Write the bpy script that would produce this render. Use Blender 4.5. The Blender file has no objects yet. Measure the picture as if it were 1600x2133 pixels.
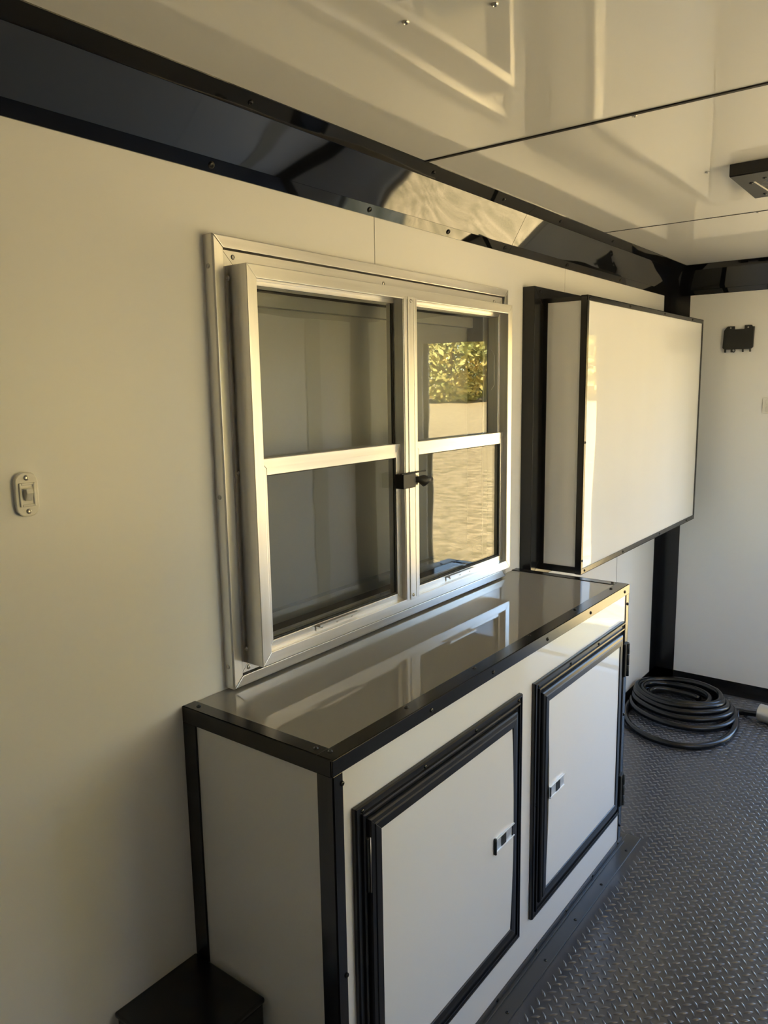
import bpy, bmesh, math, random
from mathutils import Vector, Matrix
random.seed(7)
S = bpy.context.scene
COL = S.collection

# ------------------------------------------------------------------ camera
F_PX, YAW, PIT, ROL = 1596.88, 0.6503, -0.1595, -0.0159
CAM = Vector((1.2439, 0.0837, 1.5535))
fw = Vector((-math.sin(YAW) * math.cos(PIT), math.cos(YAW) * math.cos(PIT), math.sin(PIT)))
rt = fw.cross(Vector((0, 0, 1))).normalized()
up = rt.cross(fw)
rt2 = rt * math.cos(ROL) + up * math.sin(ROL)
up2 = -rt * math.sin(ROL) + up * math.cos(ROL)
cd = bpy.data.cameras.new('camera')
cd.sensor_fit = 'HORIZONTAL'
cd.sensor_width = 36.0
cd.lens = 36.0 * F_PX / 1600.0
cd.clip_start = 0.02
cd.clip_end = 500
cam = bpy.data.objects.new('camera', cd)
COL.objects.link(cam)
M = Matrix((rt2, up2, -fw)).transposed().to_4x4()
M.translation = CAM
cam.matrix_world = M
S.camera = cam

# ------------------------------------------------------------------ sky, sun, exposure
w = bpy.data.worlds.new('sky')
S.world = w
w.use_nodes = True
nt = w.node_tree
bg = nt.nodes['Background']
sky = nt.nodes.new('ShaderNodeTexSky')
sky.sky_type = 'NISHITA'
sky.sun_disc = False
sky.sun_elevation = math.radians(32)
sky.sun_rotation = math.radians(-110)
sky.altitude = 100
nt.links.new(sky.outputs[0], bg.inputs['Color'])
bg.inputs['Strength'].default_value = 0.24

sd = bpy.data.lights.new('sun', 'SUN')
sd.energy = 7.0
sd.color = (1.0, 0.87, 0.71)
sd.angle = math.radians(0.6)
so = bpy.data.objects.new('sun', sd)
COL.objects.link(so)
so.rotation_euler = Vector((0.12, 0.45, -0.60)).to_track_quat('-Z', 'Y').to_euler()
so.location = (-20, -8, 14)

S.view_settings.view_transform = 'Standard'
S.view_settings.look = 'None'
S.view_settings.gamma = 1.0
S.view_settings.use_curve_mapping = False
S.view_settings.exposure = 2.98

# ------------------------------------------------------------------ materials
def mat(name, base, rough=0.4, metal=0.0, coat=0.0, spec=0.5, coat_rough=0.03, bump=None, var=None, ior=None):
    m = bpy.data.materials.new(name)
    m.use_nodes = True
    N = m.node_tree.nodes
    L = m.node_tree.links
    b = N['Principled BSDF']
    b.inputs['Base Color'].default_value = (*base, 1)
    b.inputs['Roughness'].default_value = rough
    b.inputs['Metallic'].default_value = metal
    b.inputs['Specular IOR Level'].default_value = spec
    b.inputs['Coat Weight'].default_value = coat
    b.inputs['Coat Roughness'].default_value = coat_rough
    if ior:
        b.inputs['IOR'].default_value = ior
    tc = N.new('ShaderNodeTexCoord')
    if bump:                       # list of (scale, strength-distance, detail, stretch)
        prev = None
        for sc, dist, det, st in bump:
            mp = N.new('ShaderNodeMapping')
            mp.inputs['Scale'].default_value = st
            L.new(tc.outputs['Object'], mp.inputs['Vector'])
            nz = N.new('ShaderNodeTexNoise')
            nz.inputs['Scale'].default_value = sc
            nz.inputs['Detail'].default_value = det
            L.new(mp.outputs[0], nz.inputs['Vector'])
            bp = N.new('ShaderNodeBump')
            bp.inputs['Strength'].default_value = 1.0
            bp.inputs['Distance'].default_value = dist
            L.new(nz.outputs['Fac'], bp.inputs['Height'])
            if prev:
                L.new(prev.outputs[0], bp.inputs['Normal'])
            prev = bp
        L.new(prev.outputs[0], b.inputs['Normal'])
        if coat:
            L.new(prev.outputs[0], b.inputs['Coat Normal'])
    if var:                        # (scale, detail, stretch, colour a, colour b)
        sc, det, st, ca, cb = var
        mp = N.new('ShaderNodeMapping')
        mp.inputs['Scale'].default_value = st
        L.new(tc.outputs['Object'], mp.inputs['Vector'])
        nz = N.new('ShaderNodeTexNoise')
        nz.inputs['Scale'].default_value = sc
        nz.inputs['Detail'].default_value = det
        L.new(mp.outputs[0], nz.inputs['Vector'])
        cr = N.new('ShaderNodeValToRGB')
        cr.color_ramp.elements[0].position = 0.35
        cr.color_ramp.elements[1].position = 0.65
        cr.color_ramp.elements[0].color = (*ca, 1)
        cr.color_ramp.elements[1].color = (*cb, 1)
        L.new(nz.outputs['Fac'], cr.inputs[0])
        L.new(cr.outputs[0], b.inputs['Base Color'])
    return m

U1 = (1, 1, 1)
WHITE = (0.86, 0.855, 0.84)
m_wall = mat('white_wall_vinyl', WHITE, 0.30, spec=0.35, bump=[(1.3, 0.004, 0, U1), (60, 0.00006, 2, U1)])
m_ceil = mat('white_ceiling_gloss', WHITE, 0.035, bump=[(1.6, 0.006, 1, (1, 0.6, 1))])
m_cab = mat('white_cabinet_gloss', WHITE, 0.03, bump=[(2.2, 0.0030, 1, U1), (26, 0.00010, 2, U1)])
m_cabup = mat('white_upper_cabinet_gloss', WHITE, 0.03, bump=[(2.4, 0.0030, 1, (1, 1.6, 0.5))])
m_top = mat('counter_panel_gloss', (0.30, 0.29, 0.27), 0.035, ior=1.6, bump=[(1.8, 0.0008, 0, U1)])
m_cove = mat('black_cove_gloss', (0.004, 0.0045, 0.006), 0.04, ior=1.6, bump=[(2.4, 0.011, 1, (1, 0.8, 1.4))])
m_trim = mat('black_trim_metal', (0.010, 0.010, 0.011), 0.22, bump=[(8, 0.0006, 1, U1)])
m_trimg = mat('black_trim_gloss', (0.008, 0.008, 0.009), 0.20, ior=1.6, bump=[(5, 0.0008, 1, U1)])
m_foot = mat('grey_foot_trim', (0.045, 0.046, 0.050), 0.28)
m_dframe = mat('black_door_frame', (0.012, 0.012, 0.014), 0.28)
m_alu = mat('brushed_aluminium', (0.80, 0.78, 0.75), 0.31, metal=1.0,
            bump=[(14, 0.00005, 3, (1, 0.15, 6))],
            var=(9, 4, (1, 0.25, 5), (0.72, 0.70, 0.67), (0.84, 0.82, 0.79)))
m_aluv = mat('brushed_aluminium_upright', (0.80, 0.78, 0.75), 0.31, metal=1.0,
             bump=[(14, 0.00005, 3, (6, 6, 0.15))],
             var=(9, 4, (5, 5, 0.25), (0.72, 0.70, 0.67), (0.84, 0.82, 0.79)))
m_chrome = mat('zinc_plate', (0.84, 0.89, 0.95), 0.5, metal=1.0, bump=[(60, 0.0004, 2, U1)])
m_screwb = mat('black_screw', (0.01, 0.01, 0.01), 0.25)
m_screws = mat('steel_screw', (0.55, 0.53, 0.5), 0.3, metal=1.0)
m_rubber = mat('black_rubber', (0.007, 0.007, 0.008), 0.26)
m_gasket = mat('black_gasket', (0.015, 0.014, 0.013), 0.6)
m_floor = mat('black_tread_floor', (0.070, 0.073, 0.084), 0.20, spec=0.6)
m_bar = mat('worn_glint_tread_bars', (0.10, 0.104, 0.118), 0.14, spec=0.8)  # worn shiny bars, base lightened to stand in for their highlights
m_dark = mat('dark_backing', (0.03, 0.03, 0.03), 0.8)
m_plast = mat('white_plastic', (0.78, 0.76, 0.70), 0.3)
m_plastb = mat('black_plastic', (0.014, 0.015, 0.015), 0.45)
m_hatch = mat('grey_hatch_panel', (0.33, 0.325, 0.30), 0.4)
m_strip = mat('beige_cover_strip', (0.55, 0.52, 0.44), 0.3)
m_brass = mat('nickel_plug', (0.62, 0.60, 0.55), 0.3, metal=0.6)
m_lens = mat('lamp_lens', (0.55, 0.55, 0.52), 0.12)
m_bark = mat('tree_bark', (0.16, 0.11, 0.07), 0.9, bump=[(20, 0.02, 3, (1, 1, 0.2))])
m_grass = mat('dry_grass', (0.50, 0.38, 0.17), 1.0, bump=[(30, 0.08, 4, U1)],
              var=(5.0, 10, U1, (0.70, 0.54, 0.26), (0.36, 0.29, 0.12)))
m_leafs = [mat('leaf_%s' % n, a, 0.7, var=(0.8, 4, U1, a, b)) for n, a, b in (
    ('golden', (0.66, 0.46, 0.14), (0.42, 0.37, 0.10)),
    ('olive', (0.36, 0.38, 0.11), (0.58, 0.46, 0.13)),
    ('green', (0.12, 0.19, 0.05), (0.22, 0.27, 0.08)))]

def glass_mat(name, tint, ior):      # ior: reflectance at normal incidence of one face
    m = bpy.data.materials.new(name)
    m.use_nodes = True
    N, L = m.node_tree.nodes, m.node_tree.links
    N.remove(N['Principled BSDF'])
    out = N['Material Output']
    tr = N.new('ShaderNodeBsdfTransparent')
    tr.inputs[0].default_value = (*tint, 1)
    gl = N.new('ShaderNodeBsdfGlossy')
    gl.inputs['Roughness'].default_value = 0.0
    lw = N.new('ShaderNodeLayerWeight')
    lw.inputs['Blend'].default_value = 0.5
    pw = N.new('ShaderNodeMath')
    pw.operation = 'POWER'
    pw.inputs[1].default_value = 5.0
    L.new(lw.outputs['Facing'], pw.inputs[0])
    fr = N.new('ShaderNodeMath')
    fr.operation = 'MULTIPLY_ADD'
    fr.inputs[1].default_value = 1.0 - ior
    fr.inputs[2].default_value = ior
    L.new(pw.outputs[0], fr.inputs[0])
    tc = N.new('ShaderNodeTexCoord')
    nz = N.new('ShaderNodeTexNoise')
    nz.inputs['Scale'].default_value = 3.0
    bp = N.new('ShaderNodeBump')
    bp.inputs['Distance'].default_value = 0.0006
    L.new(tc.outputs['Object'], nz.inputs['Vector'])
    L.new(nz.outputs['Fac'], bp.inputs['Height'])
    L.new(bp.outputs[0], gl.inputs['Normal'])
    mx = N.new('ShaderNodeMixShader')
    L.new(fr.outputs[0], mx.inputs[0])
    L.new(tr.outputs[0], mx.inputs[1])
    L.new(gl.outputs[0], mx.inputs[2])
    L.new(mx.outputs[0], out.inputs['Surface'])
    return m
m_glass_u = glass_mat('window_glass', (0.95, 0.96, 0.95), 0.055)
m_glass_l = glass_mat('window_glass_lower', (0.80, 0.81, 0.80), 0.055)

# ------------------------------------------------------------------ helpers
def link_mesh(name, me, m, parent=None, kind=None, bevel=0, smooth=False):
    o = bpy.data.objects.new(name, me)
    COL.objects.link(o)
    if m is not None and not me.materials:
        me.materials.append(m)
    if parent is not None:
        o.parent = parent
        o.matrix_parent_inverse = parent.matrix_world.inverted()
    if kind:
        o['kind'] = kind
    if bevel:
        b = o.modifiers.new('bevel', 'BEVEL')
        b.width = bevel
        b.segments = 2
        b.limit_method = 'ANGLE'
        b.angle_limit = math.radians(40)
    if smooth:
        for p in me.polygons:
            p.use_smooth = True
    return o

def boxes(name, bl, m, parent=None, kind=None, bevel=0):
    """bl: list of (x0,x1,y0,y1,z0,z1), joined in one mesh"""
    v, f = [], []
    for x0, x1, y0, y1, z0, z1 in bl:
        n = len(v)
        v += [(x0, y0, z0), (x1, y0, z0), (x1, y1, z0), (x0, y1, z0), (x0, y0, z1), (x1, y0, z1), (x1, y1, z1), (x0, y1, z1)]
        f += [tuple(n + i for i in q) for q in ((0, 3, 2, 1), (4, 5, 6, 7), (0, 1, 5, 4), (1, 2, 6, 5), (2, 3, 7, 6), (3, 0, 4, 7))]
    me = bpy.data.meshes.new(name)
    me.from_pydata(v, [], f)
    return link_mesh(name, me, m, parent, kind, bevel)

def box(name, x0, x1, y0, y1, z0, z1, m, parent=None, kind=None, bevel=0):
    return boxes(name, [(x0, x1, y0, y1, z0, z1)], m, parent, kind, bevel)

def prism(name, poly, axis, a, b, m, parent=None, kind=None, bevel=0):
    """extrude a 2D polygon along axis from a to b; poly in the two other axes (cyclic order kept x,y,z)"""
    def P(u, v, t):
        return {'x': (t, u, v), 'y': (u, t, v), 'z': (u, v, t)}[axis]
    n = len(poly)
    v = [P(u, q, a) for u, q in poly] + [P(u, q, b) for u, q in poly]
    f = [tuple(range(n)), tuple(range(2 * n - 1, n - 1, -1))]
    f += [(i, i + n, (i + 1) % n + n, (i + 1) % n) for i in range(n)]
    me = bpy.data.meshes.new(name)
    me.from_pydata(v, [], f)
    bm = bmesh.new()
    bm.from_mesh(me)
    bmesh.ops.recalc_face_normals(bm, faces=bm.faces)
    bm.to_mesh(me)
    bm.free()
    return link_mesh(name, me, m, parent, kind, bevel)

def PX(u, v, h):      # a plane facing +x: u=y, v=z, h=x
    return (h, u, v)

def frame_members(rect, prof, mp, names, mats, parent, gap=0.0, bevel=0, sides='blrt'):
    """four mitred members around rect (u0,u1,v0,v1); prof: closed polygon of (inset, height)"""
    u0, u1, v0, v1 = rect
    out = {}
    for i, sd_ in enumerate('blrt'):
        if sd_ not in sides:
            continue
        A, B = [], []
        for wd, h in prof:
            g = gap
            if sd_ == 'b':
                a, b = (u0 + wd + g, v0 + wd), (u1 - wd - g, v0 + wd)
            elif sd_ == 't':
                a, b = (u0 + wd + g, v1 - wd), (u1 - wd - g, v1 - wd)
            elif sd_ == 'l':
                a, b = (u0 + wd, v0 + wd + g), (u0 + wd, v1 - wd - g)
            else:
                a, b = (u1 - wd, v0 + wd + g), (u1 - wd, v1 - wd - g)
            A.append(mp(*a, h))
            B.append(mp(*b, h))
        n = len(prof)
        f = [tuple(range(n)), tuple(range(2 * n - 1, n - 1, -1))]
        f += [(k, k + n, (k + 1) % n + n, (k + 1) % n) for k in range(n)]
        me = bpy.data.meshes.new(names)
        me.from_pydata(A + B, [], f)
        bm = bmesh.new()
        bm.from_mesh(me)
        bmesh.ops.recalc_face_normals(bm, faces=bm.faces)
        bm.to_mesh(me)
        bm.free()
        out[sd_] = link_mesh(names, me, mats[0] if sd_ in 'bt' else mats[1], parent, None, bevel)
    return out

def empty(name, loc=(0, 0, 0)):
    o = bpy.data.objects.new(name, None)
    o.empty_display_size = 0.1
    o.location = loc
    COL.objects.link(o)
    bpy.context.view_layer.update()
    return o

def tag(o, label, cat, group=None):
    o['label'] = label
    o['category'] = cat
    if group:
        o['group'] = group
    return o

def screw_mesh(r, m, name):
    """pan-head screw, axis +z, with a cross recess"""
    bm = bmesh.new()
    rings = []
    seg = 10
    for rr, z in ((1.0, 0), (1.0, 0.25), (0.82, 0.52), (0.5, 0.66)):
        rings.append([bm.verts.new((r * rr * math.cos(2 * math.pi * i / seg), r * rr * math.sin(2 * math.pi * i / seg), r * z)) for i in range(seg)])
    for a, b in zip(rings, rings[1:]):
        for i in range(seg):
            bm.faces.new((a[i], a[(i + 1) % seg], b[(i + 1) % seg], b[i]))
    c = [bm.verts.new((r * 0.32 * math.cos(2 * math.pi * i / seg), r * 0.32 * math.sin(2 * math.pi * i / seg), r * 0.40)) for i in range(seg)]
    for i in range(seg):
        bm.faces.new((rings[-1][i], rings[-1][(i + 1) % seg], c[(i + 1) % seg], c[i]))
    bm.faces.new(c)
    me = bpy.data.meshes.new(name)
    bm.to_mesh(me)
    bm.free()
    me.materials.append(m)
    return me
SCB = screw_mesh(0.0055, m_screwb, 'screw_black')
SCS = screw_mesh(0.0055, m_screws, 'screw_steel')
def screw(P, n, parent, me=SCB, s=1.0):
    o = bpy.data.objects.new('screw', me)
    COL.objects.link(o)
    mw = Vector(n).to_track_quat('Z', 'Y').to_matrix().to_4x4() @ Matrix.Scale(s, 4)
    mw.translation = Vector(P) - Vector(n).normalized() * 0.0005
    o.parent = parent
    o.matrix_parent_inverse = parent.matrix_world.inverted()
    o.matrix_basis = mw
    return o

def tube(name, pts, r, m, parent=None, seg=8, cap=True):
    v, f = [], []
    n = len(pts)
    pts = [Vector(p) for p in pts]
    prev = None
    for i, p in enumerate(pts):
        t = (pts[min(i + 1, n - 1)] - pts[max(i - 1, 0)]).normalized()
        a = Vector((0, 0, 1)) if prev is None else prev
        if abs(t.dot(a)) > 0.95 and prev is None:
            a = Vector((1, 0, 0))
        a = (a - t * a.dot(t)).normalized()
        prev = a
        b = t.cross(a)
        rr = r(i / (n - 1)) if callable(r) else r
        for k in range(seg):
            an = 2 * math.pi * k / seg
            v.append(p + a * math.cos(an) * rr + b * math.sin(an) * rr)
    for i in range(n - 1):
        for k in range(seg):
            f.append((i * seg + k, i * seg + (k + 1) % seg, (i + 1) * seg + (k + 1) % seg, (i + 1) * seg + k))
    if cap:
        f.append(tuple(range(seg - 1, -1, -1)))
        f.append(tuple((n - 1) * seg + k for k in range(seg)))
    me = bpy.data.meshes.new(name)
    me.from_pydata([tuple(p) for p in v], [], f)
    return link_mesh(name, me, m, parent, smooth=True)

# ------------------------------------------------------------------ room dimensions (metres)
XR, YB, YF, ZC = 2.11, 4.124, -2.3, 2.1166     # right wall, end wall, wall behind the camera, ceiling
T = 0.06
DX0, DX1, DZ = 0.765, 1.60, 1.825               # open doorway in the end wall
WY0, WY1, WZ0, WZ1 = 1.205, 2.255, 1.00, 1.77   # hole for the serving window

# floor -------------------------------------------------------------
floor = box('floor', -T, XR + T, YF - T, YB + T, -0.08, 0.0, m_floor, kind='structure')
def tread():
    p, ln, wd, h = 0.0325, 0.0132, 0.0040, 0.0030
    secs = ((-1.0, 0.12, 0.0), (-0.55, 0.8, 0.75), (0.0, 1.0, 1.0), (0.55, 0.8, 0.75), (1.0, 0.12, 0.0))
    v, f = [], []
    i0, i1 = int(0.08 / p), int((XR - 0.1) / p)
    for i in range(i0, i1):
        for j in range(int(0.9 / p), int((YB - 0.09) / p)):
            for k, ang in ((0, math.radians(-47)), (0.5, math.radians(43))):
                cx, cy = (i + k) * p + 0.0025, (j + k) * p + 0.002
                if cy < 2.565 and cx < 0.48:
                    continue
                if cx > 1.75 and cy < 2.0:
                    continue
                c, s = math.cos(ang), math.sin(ang)
                n = len(v)
                for a, ww, hh in secs:
                    for b, q in ((-1, 0.0), (-0.45, 0.9), (0.45, 0.9), (1, 0.0)):
                        lx, ly = a * ln, b * wd * ww
                        v.append((cx + lx * c - ly * s, cy + lx * s + ly * c, 0.0001 + h * hh * q))
                for a in range(4):
                    for b in range(3):
                        f.append((n + a * 4 + b, n + a * 4 + 4 + b, n + a * 4 + 5 + b, n + a * 4 + 1 + b))
    me = bpy.data.meshes.new('tread_bars')
    me.from_pydata(v, [], f)
    return link_mesh('tread_bars', me, m_bar, floor, 'stuff', smooth=True)
tread()

# ceiling -------------------------------------------------------------
ceiling = box('ceiling', -T, XR + T, YF - T, YB + T, ZC + 0.004, ZC + 0.07, m_dark, kind='structure')
seams = [YF, -0.60, 0.59, 1.7803, 2.9763, YB]
for a, b in zip(seams, seams[1:]):
    box('ceiling_panel', 0.0, XR, a + 0.0012, b - 0.0012, ZC, ZC + 0.005, m_ceil, ceiling)
box('seam_strip', 0.10, XR - 0.10, 1.7803 - 0.0045, 1.7803 + 0.0045, ZC - 0.003, ZC + 0.001, m_gasket, ceiling)
box('seam_strip', 0.10, XR - 0.10, 2.9763 - 0.0028, 2.9763 + 0.0028, ZC - 0.0015, ZC + 0.001, m_gasket, ceiling)
for x, y in ((0.626, 1.795), (0.627, 2.357), (0.63, 1.183), (0.494, 1.145), (0.626, 2.985), (1.25, 1.795), (1.25, 2.357)):
    screw((x, y, ZC), (0, 0, -1), ceiling, SCS, 1.1)

# walls -------------------------------------------------------------
def wall_with_hole(name, x0, x1, y0, y1, z0, z1, hole, m, parent=None, kind=None, axis='x'):
    a0, a1, h0, h1 = hole
    if axis == 'x':
        bl = [(x0, x1, y0, a0, z0, z1), (x0, x1, a1, y1, z0, z1), (x0, x1, a0, a1, z0, h0), (x0, x1, a0, a1, h1, z1)]
    else:
        bl = [(x0, a0, y0, y1, z0, z1), (a1, x1, y0, y1, z0, z1), (a0, a1, y0, y1, h1, z1)]
        if h0 > z0:
            bl.append((a0, a1, y0, y1, z0, h0))
    return boxes(name, [b for b in bl if b[1] > b[0] and b[3] > b[2] and b[5] > b[4]], m, parent, kind)
wl = wall_with_hole('wall_left', -T, -0.003, YF - T, YB + T, -0.08, ZC + 0.07, (WY0, WY1, WZ0, WZ1), m_dark, kind='structure')
g = 0.0013
ys = [YF, -0.62, 0.537, 1.697, 2.857, YB]
for a, b in zip(ys, ys[1:]):
    a, b = a + g, b - g
    lo, hi = max(a, WY0), min(b, WY1)
    if lo < hi:
        bl = [(-0.004, 0, a, b, 0, WZ0), (-0.004, 0, a, b, WZ1, ZC)]
        if lo > a:
            bl.append((-0.004, 0, a, lo, WZ0, WZ1))
        if hi < b:
            bl.append((-0.004, 0, hi, b, WZ0, WZ1))
        boxes('wall_panel', bl, m_wall, wl)
    else:
        box('wall_panel', -0.004, 0, a, b, 0, ZC, m_wall, wl)
# short seam below the wall cabinet
box('panel_joint', -0.002, 0.0006, 3.494, 3.4965, 0.05, 0.90, m_gasket, wl)

W2 = (1.50, 3.02, 0.88, 1.92)                   # unseen opening added in the right wall to brighten the room
wr = wall_with_hole('wall_right', XR + 0.003, XR + T, YF - T, YB + T, -0.08, ZC + 0.07, W2, m_dark, kind='structure')
ys2 = [YF, -0.62, 0.40, 1.45, 3.06, YB]
for a, b in zip(ys2, ys2[1:]):
    a, b = a + g, b - g
    if a < W2[0] < b:
        boxes('wall_panel', [(XR, XR + 0.004, a, b, 0, W2[2]), (XR, XR + 0.004, a, b, W2[3], ZC), (XR, XR + 0.004, a, W2[0], W2[2], W2[3]), (XR, XR + 0.004, W2[1], b, W2[2], W2[3])], m_wall, wr)
    else:
        box('wall_panel', XR, XR + 0.004, a, b, 0, ZC, m_wall, wr)
box('cover_strip', XR - 0.006, XR, 3.60, 3.73, 0.05, 1.98, m_strip, wr)
wb = wall_with_hole('wall_back', -T, XR + T, YB + 0.003, YB + T, -0.08, ZC + 0.07, (DX0, DX1, 0, DZ), m_dark, kind='structure', axis='y')
boxes('wall_panel', [(0, DX0, YB, YB + 0.004, 0, ZC), (DX1, XR, YB, YB + 0.004, 0, ZC), (DX0, DX1, YB, YB + 0.004, DZ, ZC)], m_wall, wb)
wf = box('wall_front', -T, XR + T, YF - T, YF - 0.003, -0.08, ZC + 0.07, m_dark, kind='structure')
box('wall_panel', 0, XR, YF - 0.004, YF, 0, ZC, m_wall, wf)

# doorway casing ------------------------------------------------------
d1 = empty('door_1', (DX0, YB, 0))
d1['kind'] = 'structure'
for nm, x0, x1, z0, z1 in (('jamb', DX0 - 0.05, DX0, 0.0, DZ + 0.05), ('jamb', DX1, DX1 + 0.06, 0.0, DZ + 0.05), ('head_casing', DX0, DX1, DZ, DZ + 0.05)):
    box(nm, x0, x1, YB - 0.006, YB + T + 0.006, z0, z1, m_plast, d1, bevel=0.002)
box('threshold', DX0, DX1, YB - 0.02, YB + T + 0.03, 0.0, 0.012, m_trim, d1, bevel=0.002)

w2 = empty('added_window_2', (XR, 2.22, 1.0))
w2['kind'] = 'structure'
frame_members((W2[0] - 0.025, W2[1] + 0.025, W2[2] - 0.025, W2[3] + 0.025), [(0, 0), (0, 0.03), (0.025, 0.03), (0.025, -T - 0.02), (0.02, -T - 0.02), (0.02, 0)],
              lambda u, v, h: (XR - h, u, v), 'casing', (m_alu, m_aluv), w2, gap=0.0006)
# unseen awning and struts, put in to block sky light at the added opening
prism('sky_block_awning', [(XR + T + 0.02, W2[3] + 0.03), (XR + T + 0.98, W2[3] + 0.00), (XR + T + 0.984, W2[3] + 0.04), (XR + T + 0.016, W2[3] + 0.07)], 'y', W2[0] - 0.04, W2[1] + 0.04, m_plast, w2)
for yy in (W2[0] - 0.02, W2[1] + 0.02):
    tube('added_strut', [(XR + T + 0.02, yy, W2[2] + 0.35), (XR + T + 0.35, yy, W2[3] - 0.18), (XR + T + 0.70, yy, W2[3] - 0.002)], 0.011, m_trim, w2, seg=8)

# black coves, corner and base trims ----------------------------------
def cove_left(name, sgn, X):
    e = empty(name, (X, 0, 1.98))
    e['kind'] = 'structure'
    def pr(nm, pts, a, b, m):
        poly = [(X + sgn * u, z) for u, z in pts]
        return prism(nm, poly, 'y', a, b, m, e)
    zb = 1.983
    spl = [YF, 0.02, 2.405, YB]
    for a, b in zip(spl, spl[1:]):
        pr('cove_face', [(0.0155, 2.004), (0.0005, 2.004), (0.0005, 2.1155), (0.069, 2.1155), (0.070, 2.0965)], a + 0.001, b - 0.001, m_cove)
        pr('wall_flange', [(0.0, zb), (0.003, zb), (0.0180, 2.0055), (0.0, 2.0055)], a + 0.001, b - 0.001, m_cove)
        pr('ceiling_flange', [(0.066, 2.0950), (0.0715, 2.0940), (0.103, 2.1145), (0.103, 2.1166), (0.066, 2.1166)], a + 0.001, b - 0.001, m_cove)
    return e
c1 = cove_left('trim_1', 1, 0.0)
c2 = cove_left('trim_2', -1, XR)
for y in (1.16, 1.665, 2.03, 2.37, 2.85, 3.4):
    screw((0.0105, y, 1.9945), (1, 0, -0.66), c1, SCB, 1.3)
for y in (1.20, 1.84, 2.22, 2.62, 3.1):
    screw((0.0865, y, 2.1036), (0.55, 0, -0.83), c1, SCB, 1.0)
c3 = empty('trim_3', (0.1, YB, 1.98))
c3['kind'] = 'structure'
for nm, poly, m in (('cove_face', [(YB - 0.0155, 2.004), (YB - 0.0005, 2.004), (YB - 0.0005, 2.1155), (YB - 0.069, 2.1155), (YB - 0.070, 2.0965)], m_cove),
                 ('wall_flange', [(YB, 1.983), (YB - 0.003, 1.983), (YB - 0.0180, 2.0055), (YB, 2.0055)], m_cove),
                 ('ceiling_flange', [(YB - 0.066, 2.0950), (YB - 0.0715, 2.0940), (YB - 0.103, 2.1145), (YB - 0.103, 2.1166), (YB - 0.066, 2.1166)], m_cove)):
    prism(nm, poly, 'x', 0.05, XR - 0.05, m, c3)
for i, (x0, sg) in enumerate(((0.0, 1), (XR, -1))):
    o = empty('trim_%d' % (4 + i), (x0, YB, 0))
    o['kind'] = 'structure'
    a, b = sorted((x0, x0 + sg * 0.003))
    box('corner_flange', a, b, YB - 0.098, YB, 0.0, 2.06, m_trim, o)
    a, b = sorted((x0, x0 + sg * 0.098))
    box('corner_flange', a, b, YB - 0.003, YB, 0.0, 2.06, m_trim, o)
def base_trim(name, bl):
    o = boxes(name, bl, m_trim, kind='structure')
    return o
base_trim('baseboard_left', [(0, 0.003, 2.52, YB, 0, 0.046), (0, 0.060, 2.56, YB, 0, 0.0035)])
base_trim('baseboard_back', [(0, DX0 - 0.05, YB - 0.003, YB, 0, 0.046), (0, DX0 - 0.05, YB - 0.075, YB, 0, 0.0035),
                             (DX1 + 0.06, XR, YB - 0.003, YB, 0, 0.046), (DX1 + 0.06, XR, YB - 0.075, YB, 0, 0.0035)])
base_trim('baseboard_right', [(XR - 0.003, XR, YF, YB, 0, 0.046), (XR - 0.06, XR, YF, YB, 0, 0.0035)])

# ------------------------------------------------------------------ serving window
win = empty('window_1', (0.0, 1.746, 0.914))
win['kind'] = 'structure'
AL = (m_alu, m_aluv)
TY0, TY1, TZ0, TZ1 = 1.137, 2.360, 0.9155, 1.862
frame_members((TY0, TY1, TZ0, TZ1), [(0, 0), (0.0, 0.026), (0.002, 0.030), (0.025, 0.031), (0.025, 0)], PX, 'casing', AL, win, gap=0.0011, bevel=0.0012)
frame_members((TY0 + 0.0285, TY1 - 0.0285, TZ0 + 0.0285, TZ1 - 0.0285), [(0, 0), (0, 0.024), (0.05, 0.024), (0.05, 0)], PX, 'flange', AL, win, gap=0.0006)
BY0, BY1, BZ0, BZ1, BX = 1.172, 2.285, 0.968, 1.803, 0.085
bx = frame_members((BY0, BY1, BZ0, BZ1), [(0, 0.02), (0, BX - 0.001), (0.001, BX), (0.026, BX), (0.027, BX - 0.001), (0.027, 0.055), (0.036, 0.055), (0.036, 0.02)],
                   PX, 'outer_frame', AL, win, gap=0.0003, bevel=0.0008)
mull = boxes('mullion', [(0.03, 0.083, 1.702, 1.762, BZ0 + 0.02, BZ1 - 0.018), (0.083, 0.0855, 1.704, 1.716, BZ0 + 0.022, BZ1 - 0.02),
                         (0.083, 0.0865, 1.720, 1.744, BZ0 + 0.022, BZ1 - 0.02), (0.083, 0.0855, 1.748, 1.760, BZ0 + 0.022, BZ1 - 0.02)], m_aluv, win, bevel=0.0006)
for z in (BZ0 + 0.034, BZ1 - 0.030):
    screw((0.0865, 1.732, z), (1, 0, 0), mull, SCS, 0.9)
# upper fixed lights
for y0, y1 in ((1.200, 1.702), (1.762, 2.257)):
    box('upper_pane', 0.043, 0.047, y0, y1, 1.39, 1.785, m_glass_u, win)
    frame_members((y0 + 0.002, y1 - 0.002, 1.388, 1.772), [(0, 0.047), (0, 0.050), (0.005, 0.050), (0.005, 0.047)], PX, 'gasket', (m_gasket, m_gasket), win)
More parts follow.
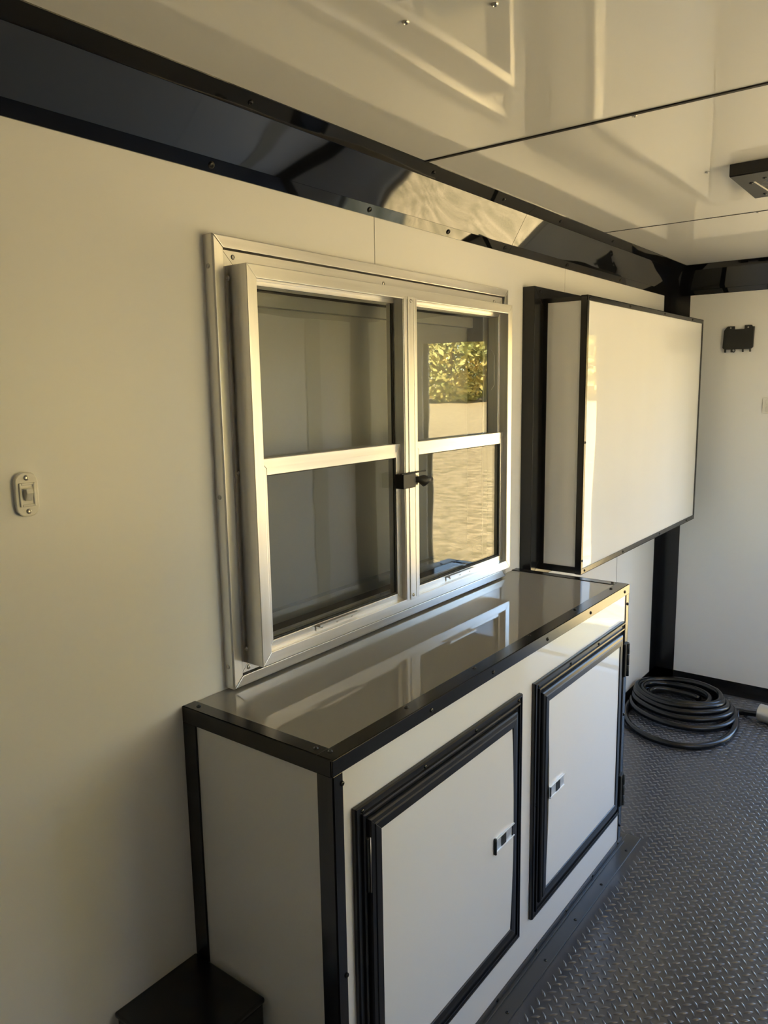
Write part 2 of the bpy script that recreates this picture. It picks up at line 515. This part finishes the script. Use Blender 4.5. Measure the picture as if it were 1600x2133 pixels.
# lower sliding sashes
for y0, y1 in ((1.197, 1.703), (1.763, 2.262)):
    sh = empty('sash', (0.06, (y0 + y1) / 2, 0.99))
    sh.parent = win
    sh.matrix_parent_inverse = win.matrix_world.inverted()
    bpy.context.view_layer.update()
    fr_ = frame_members((y0, y1, 0.992, 1.412), [(0, 0.050), (0, 0.070), (0.001, 0.071), (0.021, 0.071), (0.022, 0.070), (0.022, 0.050)], PX, 'stile', AL, sh, gap=0.0004, bevel=0.0006)
    # the meeting rail on top is taller
    box('meeting_rail', 0.050, 0.0715, y0 + 0.022, y1 - 0.022, 1.377, 1.392, m_alu, sh)
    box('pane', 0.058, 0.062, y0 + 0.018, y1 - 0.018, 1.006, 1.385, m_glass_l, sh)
    frame_members((y0 + 0.0225, y1 - 0.0225, 1.0145, 1.377), [(0, 0.062), (0, 0.0665), (0.003, 0.0665), (0.003, 0.062)], PX, 'glazing_bead', (m_gasket, m_gasket), sh)
    yc = (y0 + y1) / 2 - 0.02
    boxes('lift_rail', [(0.071, 0.086, yc - 0.075, yc + 0.075, 1.009, 1.0115), (0.071, 0.073, yc - 0.075, yc + 0.075, 0.998, 1.0115),
                        (0.084, 0.086, yc - 0.075, yc + 0.075, 1.0115, 1.0145)], m_alu, sh)
    for dy in (-0.055, 0.0, 0.055):
        screw((0.073, yc + dy, 1.003), (1, 0, 0), sh, SCS, 0.6)
# strut plate on the far jamb and closed hatch behind the glass
prism('strut_plate', [(0.020, 1.545), (0.032, 1.545), (0.0425, 1.560), (0.0425, 1.650), (0.032, 1.668), (0.020, 1.668)], 'y', 2.247, 2.2495, m_plast, win)
box('hatch_panel', -0.075, -0.062, WY0 - 0.05, WY1 + 0.05, WZ0 - 0.05, WZ1 + 0.05, m_hatch, win)
boxes('hatch_rib', [(-0.062, -0.040, WY0, WY1, WZ0, WZ0 + 0.03), (-0.062, -0.040, WY0, WY1, WZ1 - 0.03, WZ1)], m_hatch, win)
# sash latch: body on the left stile, cam with a lever over the mullion
lt = boxes('latch', [(0.071, 0.098, 1.676, 1.732, 1.296, 1.334), (0.086, 0.092, 1.676, 1.790, 1.332, 1.336)], m_plastb, win, bevel=0.003)
tube('latch_lever', [(0.090, 1.732, 1.315), (0.094, 1.752, 1.314), (0.100, 1.764, 1.310), (0.104, 1.778, 1.312), (0.102, 1.797, 1.311)],
     lambda t: 0.007 + 0.009 * math.exp(-((t - 0.52) / 0.22) ** 2), m_plastb, lt, seg=10)
# window screws
for P, n, me in (((0.024, 1.193, 1.822), (1, 0, 0), SCS), ((0.024, 1.70, 1.818), (1, 0, 0), SCS), ((0.024, 2.275, 1.818), (1, 0, 0), SCS),
                 ((0.024, 1.185, 0.953), (1, 0, 0), SCS), ((0.03, 1.172, 1.778), (0, -1, 0), SCS), ((0.035, 1.172, 1.383), (0, -1, 0), SCS),
                 ((0.035, 1.172, 1.0), (0, -1, 0), SCS), ((0.013, 1.137, 1.80), (0, -1, 0), SCS), ((0.013, 1.137, 1.335), (0, -1, 0), SCS), ((0.013, 1.137, 0.965), (0, -1, 0), SCS)):
    screw(P, n, win, me, 0.95)

# ------------------------------------------------------------------ base cabinet
D, Y0, Y1, H = 0.409, 1.021, 2.492, 0.914
cab = empty('base_cabinet', (D / 2, (Y0 + Y1) / 2, 0))
tag(cab, 'long white base cabinet with black edging under the serving window', 'cabinet')
t = 0.012
box('side_panel', 0.002, D - 0.004, Y0 + 0.003, Y0 + t, 0.0, H - 0.006, m_cab, cab)
box('side_panel', 0.002, D - 0.004, Y1 - t, Y1 - 0.003, 0.0, H - 0.006, m_cab, cab)
box('front_panel', D - t, D - 0.002, Y0 + t, Y1 - t, 0.0, H - 0.006, m_cab, cab)
box('countertop', 0.002, D - 0.004, Y0 + 0.003, Y1 - 0.003, H - 0.016, H - 0.002, m_top, cab)
def angle(bl, m=m_trimg):
    return boxes('edge_trim', bl, m, cab, bevel=0.0012)
e = 0.0015
angle([(D - 0.037, D + e, Y0 - e, Y1 + e, H - 0.002, H), (D - 0.002, D + e, Y0 - e, Y1 + e, H - 0.031, H)])            # front top
angle([(0.0, D - 0.037, Y0 - e, Y0 + 0.033, H - 0.002, H), (0.0, D - 0.003, Y0 - e, Y0 + 0.003, H - 0.034, H)], m_trim)  # left top
angle([(0.0, D - 0.037, Y1 - 0.033, Y1 + e, H - 0.002, H), (0.0, D - 0.003, Y1 - 0.003, Y1 + e, H - 0.034, H)], m_trim)  # right top
angle([(D - 0.037, D + e * 0.6, Y0 - e, Y0 + 0.003, 0.0, H - 0.031), (D - 0.002, D + e * 0.6, Y0 - e, Y0 + 0.026, 0.0, H - 0.031)])  # left front upright
angle([(D - 0.037, D + e * 0.6, Y1 - 0.003, Y1 + e, 0.0, H - 0.031), (D - 0.002, D + e * 0.6, Y1 - 0.024, Y1 + e, 0.0, H - 0.031)])  # right front upright
angle([(0.0, 0.040, Y0 - e, Y0 + 0.003, 0.0, H - 0.034)], m_trim)                                                        # left wall upright
angle([(0.0, 0.040, Y1 - 0.003, Y1 + e, 0.0, H - 0.034)], m_trim)
# floor angle at the foot
ft = boxes('foot_trim', [(D - 0.002, D + 0.004, Y0 - e, Y1 + 0.006, 0.0, 0.020), (D + 0.004, D + 0.052, Y0 - e, Y1 + 0.06, 0.0, 0.004),
                         (D + 0.004, D + 0.013, Y0 - e, Y1 + 0.006, 0.004, 0.008)], m_foot, cab, bevel=0.001)
box('foot_trim', 0.06, D + 0.004, Y1 + e, Y1 + 0.055, 0.0, 0.004, m_foot, cab, bevel=0.001)
for y in (1.25, 1.62, 1.84, 2.04, 2.24, 2.46):
    screw((D + 0.004, y, 0.015), (1, 0, 0), ft, SCB, 0.9)
    screw((D + 0.037, y - 0.01, 0.004), (0, 0, 1), ft, SCB, 0.9)
for y in (1.045, 1.28, 1.55, 1.83, 2.12, 2.40):
    screw((D - 0.026, y, H), (0, 0, 1), cab, SCB, 0.9)
for y in (1.30, 1.56, 1.85, 2.14, 2.42):
    screw((D + e, y + 0.03, H - 0.017), (1, 0, 0), cab, SCB, 0.9)
for P, n in (((D - 0.055, Y0 + 0.018, H), (0, 0, 1)), ((0.03, Y0 + 0.018, H), (0, 0, 1)), ((D - 0.05, Y1 - 0.016, H), (0, 0, 1)),
             ((D + e, 1.044, 0.862), (1, 0, 0)), ((D + e, 1.043, 0.48), (1, 0, 0)), ((D + e, Y1 - 0.012, 0.85), (1, 0, 0)), ((D + e, Y1 - 0.012, 0.47), (1, 0, 0)), ((D + e, Y1 - 0.012, 0.07), (1, 0, 0))):
    screw(P, n, cab, SCB, 0.9)

def cab_door(y0, y1, z0, z1, hinge_left, lab):
    df = frame_members((y0, y1, z0, z1), [(0, D - 0.001), (0, D + 0.006), (0.002, D + 0.010), (0.006, D + 0.010), (0.007, D + 0.007), (0.016, D + 0.007), (0.017, D + 0.012), (0.021, D + 0.013),
                                          (0.022, D + 0.008), (0.0325, D + 0.006), (0.0325, D - 0.001)], PX, 'door_frame', (m_dframe, m_dframe), cab, bevel=0)
    for k in range(4):
        screw((D + 0.0075, y0 + 0.02 + (y1 - y0 - 0.04) * k / 3, z1 - 0.0115), (1, 0, 0), df['t'], SCB, 0.75)
    screw((D + 0.0075, (y1 if hinge_left else y0) + (-0.0115 if hinge_left else 0.0115), z0 + 0.33), (1, 0, 0), df['r' if hinge_left else 'l'], SCB, 0.75)
    a0, a1, b0, b1 = y0 + 0.034, y1 - 0.034, z0 + 0.034, z1 - 0.034
    dr = empty('door', (D, (a0 + a1) / 2, (b0 + b1) / 2))
    dr.parent = cab
    dr.matrix_parent_inverse = cab.matrix_world.inverted()
    bpy.context.view_layer.update()
    dr['label'] = lab
    XF = D + 0.017
    frame_members((a0, a1, b0, b1), [(0, D + 0.001), (0, XF - 0.005), (0.003, XF - 0.002), (0.012, XF - 0.001), (0.013, XF + 0.001), (0.030, XF + 0.001), (0.032, XF - 0.002), (0.032, D + 0.001)],
                  PX, 'leaf_edge', (m_dframe, m_dframe), dr, bevel=0.0008)
    # slightly bowed leaf panel, proudest at the latch side
    v, f = [], []
    nn = 14
    p0, p1, q0, q1 = a0 + 0.031, a1 - 0.031, b0 + 0.031, b1 - 0.031
    for jz in range(nn + 1):
        for iy in range(nn + 1):
            u, t_ = iy / nn, jz / nn
            uu = u if hinge_left else 1 - u
            bow = 0.006 * math.sin(math.pi * t_) * uu ** 3
            v.append((XF - 0.002 + bow, p0 + (p1 - p0) * u, q0 + (q1 - q0) * t_))
    for jz in range(nn):
        for iy in range(nn):
            k = jz * (nn + 1) + iy
            f.append((k, k + 1, k + nn + 2, k + nn + 1))
    nv = len(v)
    rim = [i for i in range(nn + 1)] + [nn + (nn + 1) * j for j in range(1, nn + 1)] + [(nn + 1) * nn + i for i in range(nn - 1, -1, -1)] + [(nn + 1) * j for j in range(nn - 1, 0, -1)]
    m_ = len(rim)
    for r_ in rim:
        v.append(v[r_])
    for r_ in rim:
        v.append((D + 0.003, v[r_][1], v[r_][2]))
    for k in range(m_):
        f.append((nv + (k + 1) % m_, nv + k, nv + m_ + k, nv + m_ + (k + 1) % m_))
    f.append(tuple(nv + m_ + k for k in range(m_ - 1, -1, -1)))
    me = bpy.data.meshes.new('leaf_panel')
    me.from_pydata(v, [], f)
    lp_ = link_mesh('leaf_panel', me, m_cab, dr)
    for p_ in me.polygons[:nn * nn]:
        p_.use_smooth = True
    # paddle latch
    XL = XF + 0.002
    ly = (p1 - 0.094) if hinge_left else p0
    lz = z0 + 0.345
    boxes('latch_plate', [(XL - 0.002, XL + 0.003, ly, ly + 0.094, lz - 0.017, lz + 0.017), (XL + 0.003, XL + 0.006, ly + 0.002, ly + 0.094, lz + 0.014, lz + 0.017),
                          (XL + 0.003, XL + 0.006, ly + 0.002, ly + 0.094, lz - 0.017, lz - 0.014)], m_chrome, dr, bevel=0.001)
    s0 = ly + (0.030 if hinge_left else 0.044)
    box('latch_slot', XL + 0.003, XL + 0.0045, s0, s0 + 0.022, lz - 0.013, lz + 0.013, m_plastb, dr)
    s1 = ly + (0.084 if hinge_left else 0.004)
    box('latch_slot', XL + 0.003, XL + 0.0045, s1, s1 + 0.006, lz - 0.013, lz + 0.013, m_plastb, dr)
    if hinge_left:
        tube('latch_lip', [(XL + 0.003, ly + 0.001, lz + q) for q in (-0.021, -0.01, 0.01, 0.019)], 0.004, m_plastb, dr, seg=6)
    # hinges
    for hz in (b0 + 0.06, b1 - 0.09):
        if hinge_left:
            hy = y0 + 0.029
            box('hinge', D + 0.006, D + 0.014, hy - 0.004, hy + 0.012, hz - 0.055, hz + 0.055, m_plastb, dr, bevel=0.002)
            tube('hinge_pin', [(D + 0.0155, hy + 0.003, hz - 0.056), (D + 0.0155, hy + 0.003, hz), (D + 0.0155, hy + 0.003, hz + 0.056)], 0.0014, m_screws, dr, seg=6)
        else:
            box('hinge', D + 0.004, D + 0.021, y1 - 0.026, y1 + 0.010, hz - 0.055, hz + 0.055, m_plastb, dr, bevel=0.003)
            for kz in (-0.037, 0.0, 0.037):
                tube('hinge_pin', [(D + 0.0215, y1 - 0.006, hz + kz - 0.017), (D + 0.0215, y1 - 0.006, hz + kz), (D + 0.0215, y1 - 0.006, hz + kz + 0.017)], 0.0055, m_plastb, dr, seg=8)
cab_door(1.071, 1.728, 0.128, 0.800, True, 'white door with silver latch and hinges towards the wall switch')
cab_door(1.800, 2.448, 0.130, 0.800, False, 'white door with silver latch next to the cord end')

# ------------------------------------------------------------------ wall cabinet
wc = empty('wall_cabinet', (0, 3.28, 0.897))
tag(wc, 'shallow white wall cabinet with black edging hung beside the window', 'cabinet')
CY0, CY1, CZ0, CZ1, CX = 2.589, 3.979, 0.897, 1.850, 0.202
frame_members((2.518, 4.022, 0.868, 1.887), [(0, 0), (0, 0.045), (0.10, 0.045), (0.10, 0)], PX, 'back_frame', (m_trimg, m_trim), wc, bevel=0.0015)
box('side_panel', 0.045, CX - 0.004, CY0 + 0.002, CY0 + 0.012, CZ0 + 0.003, CZ1 - 0.003, m_cab, wc)
box('side_panel', 0.045, CX - 0.004, CY1 - 0.012, CY1 - 0.002, CZ0 + 0.003, CZ1 - 0.003, m_cab, wc)
box('top_panel', 0.045, CX - 0.004, CY0 + 0.002, CY1 - 0.002, CZ1 - 0.012, CZ1 - 0.002, m_cab, wc)
box('bottom_panel', 0.045, CX - 0.004, CY0 + 0.002, CY1 - 0.002, CZ0 + 0.002, CZ0 + 0.012, m_cab, wc)
box('front_panel', CX - 0.012, CX - 0.002, CY0 + 0.012, CY1 - 0.012, CZ0 + 0.012, CZ1 - 0.012, m_cabup, wc)
def uang(bl, m=m_trimg):
    return boxes('edge_trim', bl, m, wc, bevel=0.001)
uang([(CX - 0.022, CX + e, CY0 - e, CY1 + e, CZ1 - 0.002, CZ1 + e), (CX - 0.002, CX + e, CY0 - e, CY1 + e, CZ1 - 0.017, CZ1 + e)], m_trim)
uang([(CX - 0.022, CX + e, CY0 - e, CY1 + e, CZ0 - e, CZ0 + 0.002), (CX - 0.002, CX + e, CY0 - e, CY1 + e, CZ0 - e, CZ0 + 0.019)])
uang([(CX - 0.022, CX + e, CY0 - e, CY0 + 0.002, CZ0 + 0.002, CZ1 - 0.002), (CX - 0.002, CX + e * 0.6, CY0 - e, CY0 + 0.016, CZ0 + 0.019, CZ1 - 0.017)])
uang([(CX - 0.022, CX + e, CY1 - 0.002, CY1 + e, CZ0 + 0.002, CZ1 - 0.002), (CX - 0.002, CX + e * 0.6, CY1 - 0.014, CY1 + e, CZ0 + 0.019, CZ1 - 0.017)], m_trim)
uang([(0.045, 0.060, CY0 - e, CY0 + 0.002, CZ0 + 0.02, CZ1 - 0.015)], m_trim)
uang([(0.045, CX - 0.022, CY0 - e, CY0 + 0.002, CZ0, CZ0 + 0.024)], m_trim)
uang([(0.045, CX - 0.022, CY0 - e, CY0 + 0.002, CZ1 - 0.016, CZ1)], m_trim)
for y in (2.604, 2.99, 3.40, 3.80):
    screw((CX + e, y, CZ1 - 0.008), (1, 0, 0), wc, SCB, 0.85)
for y in (2.62, 3.0, 3.45, 3.85):
    screw((CX + e, y, CZ0 + 0.009), (1, 0, 0), wc, SCB, 0.85)
for z in (0.945, 1.36):
    screw((CX + 0.001, 2.597, z), (1, 0, 0), wc, SCB, 0.85)
screw((0.045, 2.56, 1.872), (1, 0, 0), wc, SCB, 0.9)
screw((0.045, 2.56, 0.881), (1, 0, 0), wc, SCB, 0.9)

# ------------------------------------------------------------------ small things
# light switch
sw = empty('light_switch', (0, 0.731, 1.389))
tag(sw, 'small white rounded light switch on the plain wall', 'switch')
def rounded(name, P, n, u, wd, ht, r, th, m, parent, bevel=0.0015):
    """rounded rectangle plate centred at P facing n; u is the width direction"""
    n, u = Vector(n), Vector(u)
    v = n.cross(u)
    pts = []
    for cx, cy, a0 in ((wd / 2 - r, ht / 2 - r, 0), (-wd / 2 + r, ht / 2 - r, 90), (-wd / 2 + r, -ht / 2 + r, 180), (wd / 2 - r, -ht / 2 + r, 270)):
        for k in range(5):
            a = math.radians(a0 + k * 22.5)
            pts.append((cx + r * math.cos(a), cy + r * math.sin(a)))
    k = len(pts)
    vs = [tuple(Vector(P) + u * a + v * b) for a, b in pts] + [tuple(Vector(P) + u * a + v * b + n * th) for a, b in pts]
    f = [tuple(range(k - 1, -1, -1)), tuple(range(k, 2 * k))] + [(i, (i + 1) % k, (i + 1) % k + k, i + k) for i in range(k)]
    me = bpy.data.meshes.new(name)
    me.from_pydata(vs, [], f)
    return link_mesh(name, me, m, parent, bevel=bevel)
rounded('switch_plate', (0, 0.731, 1.389), (1, 0, 0), (0, 1, 0), 0.040, 0.074, 0.016, 0.008, m_plast, sw, 0.002)
boxes('switch_collar', [(0.008, 0.0105, 0.717, 0.721, 1.369, 1.409), (0.008, 0.0105, 0.741, 0.745, 1.369, 1.409), (0.008, 0.0105, 0.721, 0.741, 1.369, 1.373), (0.008, 0.0105, 0.721, 0.741, 1.405, 1.409)], m_plast, sw, bevel=0.001)
prism('toggle', [(0.008, 1.379), (0.011, 1.379), (0.018, 1.392), (0.017, 1.399), (0.008, 1.399)], 'y', 0.725, 0.737, m_plast, sw, bevel=0.001)
for z in (1.361, 1.417):
    screw((0.008, 0.731, z), (1, 0, 0), sw, SCS, 0.85)

# ceiling lamp housing
cl = empty('ceiling_lamp', (0.84, 2.47, ZC))
tag(cl, 'square black ceiling lamp housing with round lens', 'lamp')
box('housing', 0.692, 0.98, 2.322, 2.622, 2.086, ZC, m_trim, cl, bevel=0.0015)
box('face_plate', 0.694, 0.978, 2.324, 2.620, 2.0845, 2.087, m_plastb, cl)
def disc(name, c, r, h, m, parent, seg=28):
    v = [(c[0] + r * math.cos(2 * math.pi * i / seg), c[1] + r * math.sin(2 * math.pi * i / seg), c[2]) for i in range(seg)]
    v += [(c[0] + 0.8 * r * math.cos(2 * math.pi * i / seg), c[1] + 0.8 * r * math.sin(2 * math.pi * i / seg), c[2] - h) for i in range(seg)]
    f = [(i, i + seg, (i + 1) % seg + seg, (i + 1) % seg) for i in range(seg)] + [tuple(range(2 * seg - 1, seg - 1, -1))]
    me = bpy.data.meshes.new(name)
    me.from_pydata(v, [], f)
    return link_mesh(name, me, m, parent, smooth=False)
disc('lens_ring', (0.817, 2.47, 2.0845), 0.075, 0.004, m_trimg, cl)
disc('lens', (0.817, 2.47, 2.0805), 0.055, 0.006, m_lens, cl)
o = box('slot', -0.002, 0.002, -0.09, 0.09, -0.0012, 0.0, m_plast, cl)
o.matrix_basis = Matrix.Translation((0.741, 2.50, 2.0845)) @ Matrix.Rotation(math.radians(-4), 4, 'Z')
for x, y in ((0.725, 2.42), (0.765, 2.385), (0.729, 2.575), (0.945, 2.385), (0.945, 2.575)):
    screw((x, y, 2.0845), (0, 0, -1), cl, SCB, 1.0)

# black mounting bracket on the end wall
mb = empty('mounting_bracket', (0.33, YB, 1.77))
tag(mb, 'small black bracket plate with hooked tabs on the end wall', 'bracket')
def onback(x, z):
    return (x, z)
pl = [(0.262, 1.722), (0.266, 1.803), (0.272, 1.812), (0.282, 1.823), (0.313, 1.823), (0.313, 1.808), (0.357, 1.808), (0.357, 1.825), (0.388, 1.825), (0.392, 1.818), (0.401, 1.818), (0.399, 1.722), (0.390, 1.714), (0.272, 1.714)]
prism('plate', pl, 'y', YB - 0.016, YB - 0.002, m_plastb, mb, bevel=0.002)
for x0, x1 in ((0.272, 0.279), (0.301, 0.307), (0.352, 0.358), (0.384, 0.390)):
    box('hook', x0, x1, YB - 0.018, YB - 0.006, 1.700, 1.716, m_plastb, mb, bevel=0.001)
tube('hook', [(0.307, YB - 0.012, 1.703), (0.316, YB - 0.012, 1.701), (0.320, YB - 0.012, 1.707), (0.318, YB - 0.012, 1.715)], 0.0025, m_plastb, mb, seg=6)
for x in (0.296, 0.374):
    screw((x, YB - 0.016, 1.815), (0, -1, 0), mb, SCS, 0.7)

# outlet plate further along the end wall
ol = empty('wall_outlet', (0.50, YB, 1.445))
tag(ol, 'small white outlet plate on the end wall near the doorway', 'outlet')
rounded('outlet_plate', (0.492, YB, 1.445), (0, -1, 0), (1, 0, 0), 0.075, 0.118 * 0.65, 0.006, 0.006, m_plast, ol)
for z in (1.428, 1.462):
    rounded('socket', (0.492, YB - 0.006, z), (0, -1, 0), (1, 0, 0), 0.046, 0.026, 0.008, 0.002, m_plast, ol, 0.0008)
    for dx in (-0.008, 0.008):
        box('socket_slot', 0.492 + dx - 0.0015, 0.492 + dx + 0.0015, YB - 0.0085, YB - 0.0078, z - 0.006, z + 0.006, m_plastb, ol)

# coiled power cord
pc = empty('power_cord', (0.27, 3.62, 0))
tag(pc, 'thick black power cord coiled on the tread floor', 'cord')
R_ = 0.0145
turns = [(0.285, 3.570, 0.240, 0.360, R_), (0.262, 3.700, 0.236, 0.245, R_ + 0.004), (0.250, 3.740, 0.225, 0.205, 0.032), (0.240, 3.762, 0.212, 0.180, 0.045),
         (0.228, 3.775, 0.200, 0.165, 0.060), (0.225, 3.785, 0.195, 0.150, 0.070), (0.220, 3.785, 0.150, 0.110, 0.052), (0.215, 3.78, 0.120, 0.085, 0.030)]
pts = []
n = 40
A0 = math.radians(40)
for i in range((len(turns) - 1) * n + 1):
    k, fr_ = divmod(i / n, 1.0)
    k = int(k)
    a = turns[k]
    b = turns[min(k + 1, len(turns) - 1)]
    c = [p + (q - p) * fr_ for p, q in zip(a, b)]
    an = A0 - 2 * math.pi * (i / n)
    pts.append((c[0] + c[2] * math.cos(an), c[1] + c[3] * math.sin(an), c[4] + 0.003 * math.sin(3 * an + k)))
p0 = pts[0]
tail = [(0.60, 3.808, 0.034), (0.585, 3.812, 0.032), (0.55, 3.825, 0.022), (0.51, 3.835, R_), (0.478, 3.828, R_)]
tube('cord', tail + pts[2:], R_, m_rubber, pc, seg=10)
plug_path = [(0.583, 3.812, 0.041), (0.585, 3.8115, 0.041)] + [(0.588 + 0.0065 * k, 3.811 - 0.0013 * k, 0.041) for k in range(24)]
tube('plug', plug_path, lambda t: 0.026 if t < 0.02 else (0.0395 + 0.0012 * (int(t * 25) % 2)), m_brass, pc, seg=20)

# black box on the floor against the near end of the cabinet
fb = empty('floor_box', (0.106, 0.92, 0))
tag(fb, 'plain black box on the floor against the cabinet end', 'box')
box('body', 0.0, 0.210, 0.820, 1.017, 0.0, 0.338, m_trim, fb, bevel=0.006)
box('lid', 0.0, 0.214, 0.815, 1.0175, 0.338, 0.350, m_trim, fb, bevel=0.004)

# ------------------------------------------------------------------ outside
gr = None
def ground():
    v, f = [], []
    n = 40
    ext = 160.0
    for j in range(n + 1):
        for i in range(n + 1):
            x = -ext / 2 + ext * i / n
            y = -20 + ext * j / n
            d = max(0.0, y - 10)
            z = -0.45 + 0.030 * d + 0.06 * math.sin(x * 0.35 + y * 0.2) * min(1, d / 10)
            v.append((x, y, z))
    for j in range(n):
        for i in range(n):
            a = j * (n + 1) + i
            f.append((a, a + 1, a + n + 2, a + n + 1))
    me = bpy.data.meshes.new('ground')
    me.from_pydata(v, [], f)
    return link_mesh('ground', me, m_grass, None, 'structure', smooth=True)
ground()

def tree(x, y, h, rx, kind, label):
    zg = -0.45 + 0.030 * max(0, y - 10)
    e_ = empty('tree', (x, y, zg))
    tag(e_, label, 'tree', 'trees beyond the doorway')
    tube('trunk', [(x, y, zg - 0.1), (x + 0.1, y, zg + h * 0.3), (x, y + 0.1, zg + h * 0.75)], lambda t: 0.22 * (1 - 0.6 * t), m_bark, e_, seg=7)
    v, f = [], []
    rnd = random.Random(int(x * 31 + y * 7))
    for _ in range(7500):
        pz = rnd.uniform(-1, 1)
        rad = (1 - abs(pz) ** (5 if pz < 0 else 2.2)) ** 0.5 * rnd.uniform(0.55, 1.0) ** 0.6
        an = rnd.uniform(0, 2 * math.pi)
        p = Vector((rad * math.cos(an), rad * math.sin(an), pz))
        lump = 0.82 + 0.18 * math.sin(5 * p.x + 3 * p.z + x) * math.cos(4 * p.y + 2 * p.z)
        c = Vector((x + p.x * rx * lump, y + p.y * rx * lump, zg + h * 0.50 + p.z * h * 0.50))
        s = rnd.uniform(0.12, 0.30)
        a = Vector((rnd.uniform(-1, 1), rnd.uniform(-1, 1), rnd.uniform(-1, 1))).normalized()
        b = a.cross(Vector((rnd.uniform(-1, 1), rnd.uniform(-1, 1), rnd.uniform(-1, 1)))).normalized()
        k = len(v)
        v += [tuple(c - a * s), tuple(c + b * s * 0.5), tuple(c + a * s), tuple(c - b * s * 0.5)]
        f.append((k, k + 1, k + 2, k + 3))
    me = bpy.data.meshes.new('foliage')
    me.from_pydata(v, [], f)
    link_mesh('foliage', me, m_leafs[kind], e_, 'stuff')
for x, y, h, rx, k, lab in ((10, 44, 8, 4.0, 2, 'dark green tree at the edge of the dry field'), (18.5, 45, 7.5, 4.0, 0, 'golden autumn tree at the edge of the dry field'),
                            (27, 45, 8, 4.0, 1, 'olive tree at the field edge next to the golden tree'), (35.5, 46, 8.5, 4.0, 0, 'tall golden autumn tree at the edge of the dry field'),
                            (14.2, 53, 9, 4.0, 1, 'olive tree standing behind the dark green and golden trees'), (22.8, 54, 9, 4.0, 2, 'green tree standing behind the golden and olive trees'),
                            (31.3, 54, 9.5, 4.0, 2, 'tall green tree standing behind the olive tree'), (40, 55, 9, 4.0, 1, 'olive tree standing behind the tall golden tree')):
    tree(x, y, h, rx, k, lab)
for x, y, h, rx, k, lab in ((17, -7, 7.5, 3.6, 1, 'added unseen olive tree shutting out low sky alongside the side opening'), (18, 1.0, 8, 3.6, 0, 'added unseen golden tree shutting out low sky facing the side opening'),
                            (17, 9.0, 8, 3.6, 1, 'added unseen broad olive tree shutting out low sky past the golden one'), (18, 17, 8, 3.6, 0, 'added unseen golden tree shutting out low sky in the field corner')):
    tree(x, y, h, rx, k, lab)  # out-of-view row, added to screen low sky from the side opening
